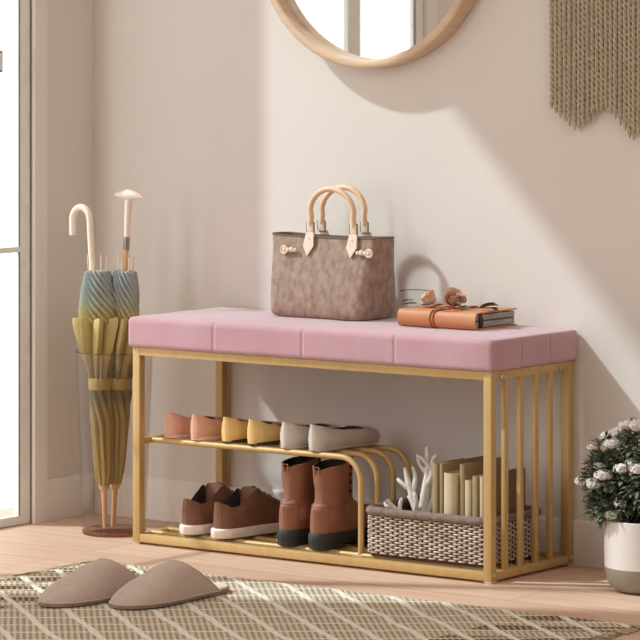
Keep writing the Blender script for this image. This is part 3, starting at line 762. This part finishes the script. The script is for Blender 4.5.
def umbrella(kind, base, tilt, label):
    t = thing('umbrella', label, 'umbrella', base, 0, 'furled umbrellas in the glass stand')
    t.rotation_euler = tilt
    bm = B(); tube(bm, [(0, 0, .0), (0, 0, .04), (0, 0, .092)], [.0052, .0056, .0068], 12); 
    obj('ferrule', bm, 'umb_wood', t)
    bm = B(); lathe(bm, [(.010, .088), (.0115, .092), (.0115, .100), (.009, .104)], seg=16); obj('ferrule_collar', bm, 'umb_wood', t)
    # lower furled canopy
    sz = 1.0 if kind == 'hook' else .78
    RT = [(.098, .013), (.14, .019), (.20, .021), (.26, .024), (.30, .026), (.335, .024), (.36, .028), (.42, .043), (.47, .049 if kind == 'hook' else .040), (.478, .047 if kind == 'hook' else .038)]
    rings = []; N = 144
    zz = [.098+(.478-.098)*i/60 for i in range(61)]
    for z in zz:
        R_ = lerp_tab(RT, z); amp = .22+.22*max(0, (z-.36)/.12); tw_ = 1.3*math.sin((z-.25)*9)*(1 if z < .36 else 0)+(.36-.25)*0
        tw_ = lerp_tab([(.09, 0), (.24, .2), (.34, 1.3), (.48, 1.0)], z)
        ring = []
        for i in range(N):
            a = 2*PI*i/N; ph = (8*a/(2*PI)+tw_*1.2) % 1; saw = abs(ph*2-1)**(.7)
            r = R_*(1-amp+amp*2*saw*.8)
            zoff = .010*(saw-.5) if z > .47 else 0
            ring.append((r*math.cos(a+.1*saw), r*math.sin(a+.1*saw), z+zoff))
        rings.append(ring)
    bm = B(); loft(bm, rings, True, True); can = obj('canopy', bm, 'cloth', t, angle=50)
    # upper wrapped canopy with spiral pleats
    RU = [(.455, .030), (.470, .044 if kind == 'hook' else .037), (.50, .043 if kind == 'hook' else .034), (.54, .038 if kind == 'hook' else .033), (.585, .029 if kind == 'hook' else .026), (.589, .018)]
    rings = []
    for q in range(41):
        z = .455+(.589-.455)*q/40; R_ = lerp_tab(RU, z); ring = []
        for i in range(N):
            a = 2*PI*i/N; ph = (16*a/(2*PI)+(z-.455)*52) % 1; r = R_*(.76+.34*ph**1.2)
            ring.append((r*math.cos(a), r*math.sin(a), z))
        rings.append(ring)
    bm = B(); loft(bm, rings, True, True); obj('canopy_top', bm, 'cloth', t, angle=50)
    bm = B(); R_ = .028 if kind == 'hook' else .027
    lathe(bm, [(R_-.004, .316), (R_, .317), (R_+.001, .330), (R_, .343), (R_-.004, .344)], seg=40); obj('strap', bm, 'strap', t)
    for i in range(8):
        a = 2*PI*i/8+.3; r0 = .021 if kind == 'hook' else .018
        bm = B(); tube(bm, [(r0*math.cos(a), r0*math.sin(a),   .575), (r0*1.12*math.cos(a), r0*1.12*math.sin(a), .615+.005*(i % 3))], [.0016, .0020], 6); obj('rib_tip', bm, 'rib', t)
    if kind == 'hook':
        bm = B(); pts = [(-.006, 0, .48), (-.014, 0, .58), (-.017, 0, .66)]
        pts += [(-.044+.026*math.cos(a), 0, .702+.030*math.sin(a)) for a in [PI*i/12 for i in range(13)]]+[(-.071, 0, .668)]
        tube(bm, smooth_path(pts, 4), .0078, 12); 
        obj('handle', bm, 'umb_handle', t)
    else:
        obj('shaft', tube(B(), [(0, 0, .48), (0, 0, .64)], .0054, 10), 'umb_wood', t)
        bm = B(); tube(bm, [(0, 0, .635), (0, 0, .665)], .0072, 12); obj('collar', bm, 'umb_metal', t)
        bm = B(); tube(bm, [(0, 0, .665), (0, 0, .755)], [.0066, .0085], 12)
        tube(bm, [(-.041, 0, .758), (-.026, 0, .760), (0, 0, .762), (.026, 0, .760), (.041, 0, .758)], [.0015, .008, .0145, .008, .0015], 12)
        obj('handle', bm, 'umb_handle', t)
    return t
umbrella('hook', (-.147, .080, .0125), (0.010, -.030, 0.0), 'furled olive and blue grey umbrella with a white hooked handle')
umbrella('knob', (-.150, .112, .0125), (-.004, .058, 0.0), 'furled olive and blue grey umbrella with a straight handle and wide flat knob')

# ---------------------------------------------------------------- potted plant
PX, PY = 1.262, .118
pt = thing('potted_plant', 'bushy potted plant with white flower clusters beside the bench', 'plant', (PX, PY, 0))
bm = B(); prof = [(.050, .0008), (.058, .002), (.070, .010), (.079, .024), (.083, .044), (.084, .052)]
prof2 = [(.084, .052), (.0845, .10), (.084, .143), (.0835, .148), (.080, .149), (.078, .146), (.078, .134)]
lathe(bm, prof+prof2[1:], seg=56, mi=lambda i, j: 1 if i < 5 else 0); obj('pot', bm, ['pot_white', 'pot_grey'], pt, angle=50)
bm = B(); lathe(bm, [(.0775, .130), (.0775, .136), (.03, .142)], seg=32); obj('soil', bm, 'soil', pt)
rp_ = random.Random(11); blooms = [(-0.111, -0.028, 0.290, 0.011), (-0.051, -0.048, 0.303, 0.018), (-0.114, -0.028, 0.253, 0.011), (-0.084, -0.048, 0.255, 0.012), (-0.060, -0.068, 0.240, 0.019), (-0.133, -0.028, 0.218, 0.018), (-0.087, -0.063, 0.219, 0.02), (-0.009, -0.078, 0.258, 0.017), (0.032, -0.083, 0.261, 0.018), (0.003, -0.058, 0.269, 0.014), (-0.019, -0.068, 0.186, 0.013), (-0.033, -0.073, 0.161, 0.018), (-0.033, -0.018, 0.336, 0.022), (-0.053, -0.028, 0.323, 0.017), (0.005, -0.038, 0.342, 0.022), (-0.096, 0.002, 0.311, 0.013),
          (.05, -.02, .33, .02), (.07, -.075, .26, .02), (.095, -.03, .29, .02), (.06, -.085, .19, .017), (.1, .01, .23, .018), (.03, .03, .35, .018)]
bm = B()
for i in range(26):
    a = rp_.uniform(0, 2*PI); r = rp_.uniform(.01, .05)
    if i < len(blooms): tgt = Vector(blooms[i][:3])
    else: tgt = Vector((rp_.uniform(-.1, .1), rp_.uniform(-.08, .09), rp_.uniform(.2, .35)))
    tube(bm, bez((r*math.cos(a), r*math.sin(a), .14), (r*math.cos(a)*1.2, r*math.sin(a)*1.2, .2), tgt*.8+Vector((0, 0, .03)), tgt-Vector((0, 0, .006)), 8), .0016, 5)
obj('stems', bm, 'stem', pt)
bm = B(); cnt = 0
lobes = [((.015, 0, .235), (.085, .085, .080)), ((-.080, -.02, .225), (.048, .05, .060)), ((-.05, -.05, .175), (.055, .04, .040)), ((.0, -.0, .300), (.055, .06, .045)), ((.06, -.02, .23), (.07, .07, .1)), ((-.092, -.01, .275), (.022, .022, .040))]
for k_ in range(3600):
    c_, r_ = rp_.choices(lobes, weights=(5.5, 2.6, 2.2, 2.2, 2.5, .35))[0]
    v = Vector((rp_.gauss(0, 1), rp_.gauss(0, 1), rp_.gauss(0, 1))).normalized()*rp_.uniform(.25, 1)**.5
    p = Vector((c_[0]+v.x*r_[0], c_[1]+v.y*r_[1], c_[2]+v.z*r_[2]))
    if p.z < .153 and math.hypot(p.x, p.y) < .087: continue
    if PY+p.y > WY-.03: continue
    leaf(bm, p, v+Vector((rp_.uniform(-.5, .5), rp_.uniform(-.5, .5), rp_.uniform(-.2, .6))), rp_.uniform(.012, .019), rp_.uniform(.008, .012), .3)
obj('foliage', bm, 'leaf', pt, angle=180)['kind'] = 'stuff'
for i, (x, y, z, r) in enumerate(blooms):
    bm = B()
    for q in range(34):
        v = Vector((rp_.gauss(0, 1), rp_.gauss(0, 1), rp_.gauss(0, 1))).normalized(); v.z = abs(v.z)*.9-.15
        p = Vector((x, y, z))+Vector((v.x*r*.9, v.y*r*.9, v.z*r*.62)); 
        for a5 in range(4):
            an = a5*PI/2+q; s1 = v.cross(Vector((.3, .2, .9))).normalized(); s2 = v.cross(s1)
            dd = s1*math.cos(an)+s2*math.sin(an)+v*.55
            leaf(bm, p, dd, r*.30, r*.26, .1, up=v)
    ball(bm, (x, y, z-.001), r*.75, r*.75, r*.5, 10)
    obj('flower_cluster', bm, 'bloom', pt, angle=180)

# ---------------------------------------------------------------- rug
RX0, RX1, RY0, RY1 = .125, 1.475, -2.1, -.268
rug = thing('rug', 'flat woven rug with cream diamond lines on brown and beige', 'rug', ((RX0+RX1)/2, (RY0+RY1)/2, 0))
bm = B(); nx_, ny_ = 150, 120; th_ = .0055; g = []
for i in range(nx_+1):
    row = []
    for j in range(ny_+1):
        x = RX0+(RX1-RX0)*i/nx_; y = RY1+(RY0-RY1)*(j/ny_)**1.6
        z = th_+.0012*noise.noise(Vector((x*7, y*7, 1)))
        yy = y+.006*noise.noise(Vector((x*6, 0, 4)))*(1 if j == 0 else .5)
        row.append(bm.verts.new((x, yy, z)))
    g.append(row)
for i in range(nx_):
    for j in range(ny_): bm.faces.new((g[i][j], g[i+1][j], g[i+1][j+1], g[i][j+1]))
r = bmesh.ops.extrude_face_region(bm, geom=bm.faces[:]); 
for v in [e for e in r['geom'] if isinstance(e, bmesh.types.BMVert)]: v.co.z = .0004
cx_, cy_ = (RX0+RX1)/2, (RY0+RY1)/2
rg_ = obj('woven_field', bm, 'rug', None, angle=60)
rg_.parent = rug; rg_.matrix_parent_inverse = Matrix.Translation((-cx_, -cy_, 0))
rf = random.Random(3); bm = B()
for side, xx in ((-1, RX0), (1, RX1)):
    y = RY1-.004
    while y > -1.3:
        L = rf.uniform(.020, .032); dy = rf.uniform(-.006, .006)
        tube(bm, [(xx-side*.004, y, .004), (xx+side*L*.5, y+dy*.5, .0042), (xx+side*L, y+dy, .0024)], [.0022, .0024, .0018], 5)
        y -= .0095
fr = obj('fringe', bm, 'fringe', None); fr.parent = rug; fr.matrix_parent_inverse = Matrix.Translation((-cx_, -cy_, 0)); fr['kind'] = 'stuff'

# ---------------------------------------------------------------- slippers
def slipper(x, y, rz, label):
    t = thing('slipper', label, 'slipper', (x, y, .0075), rz, 'taupe felt slippers on the rug')
    L, W = .322, .112
    tab = [(0, 0), (.012, .24), (.04, .44), (.10, .62), (.2, .72), (.4, .82), (.6, .97), (.72, 1.0), (.84, .90), (.93, .66), (.975, .42), (1, 0)]
    obj('sole', sole(L, W, 0, .007, tab, 1.0), 'slipper_sole', t)
    obj('insole', sole(L, W, .0071, .0125, tab, .97), 'slipper_pad', t)
    # vamp: a thick dome; its opening slants back along both sides
    nS, nA = 26, 22
    def height(s): return lerp_tab([(0, .078), (.46, .076), (.55, .070), (.75, .050), (.88, .034), (.96, .021), (1, .010)], s)
    def ring(q, g, dz):
        out = []
        for i in range(nA+1):
            a = PI*i/nA; cu = math.cos(a); su = math.sin(a)
            s0 = .18+.29*su**1.1; s = s0+(1-s0)*q**.85
            w_ = W/2*lerp_tab(tab, s)*g; h = height(s)+dz
            out.append((-w_*math.copysign(abs(cu)**.75, cu), s*L, .006+(h-.006)*su**1.05))
        return out
    outer = [ring(q/nS, 1.03, 0) for q in range(nS+1)]; inner = [ring(q/nS, .95, -.004) for q in range(nS-1)][::-1]
    bm = B(); loft(bm, inner+outer, False, False, closed=False)
    obj('vamp', bm, 'slipper', t, angle=75)
    obj('edge_piping', tube(B(), outer[0], .0014, 6), 'slipper', t)
    pts = [(q[0]*1.0, q[1], .0085) for q in [r_[0] for r_ in outer]+[r_[-1] for r_ in outer][::-1]]
    obj('toe_piping', tube(B(), pts, .0022, 6), 'slipper', t)
    return t
slipper(.578, -.408, PI-.07, 'taupe felt slipper nearer the bench, its pale insole showing')
slipper(.448, -.474, PI-.07, 'taupe felt slipper at the left, partly hidden behind its mate')
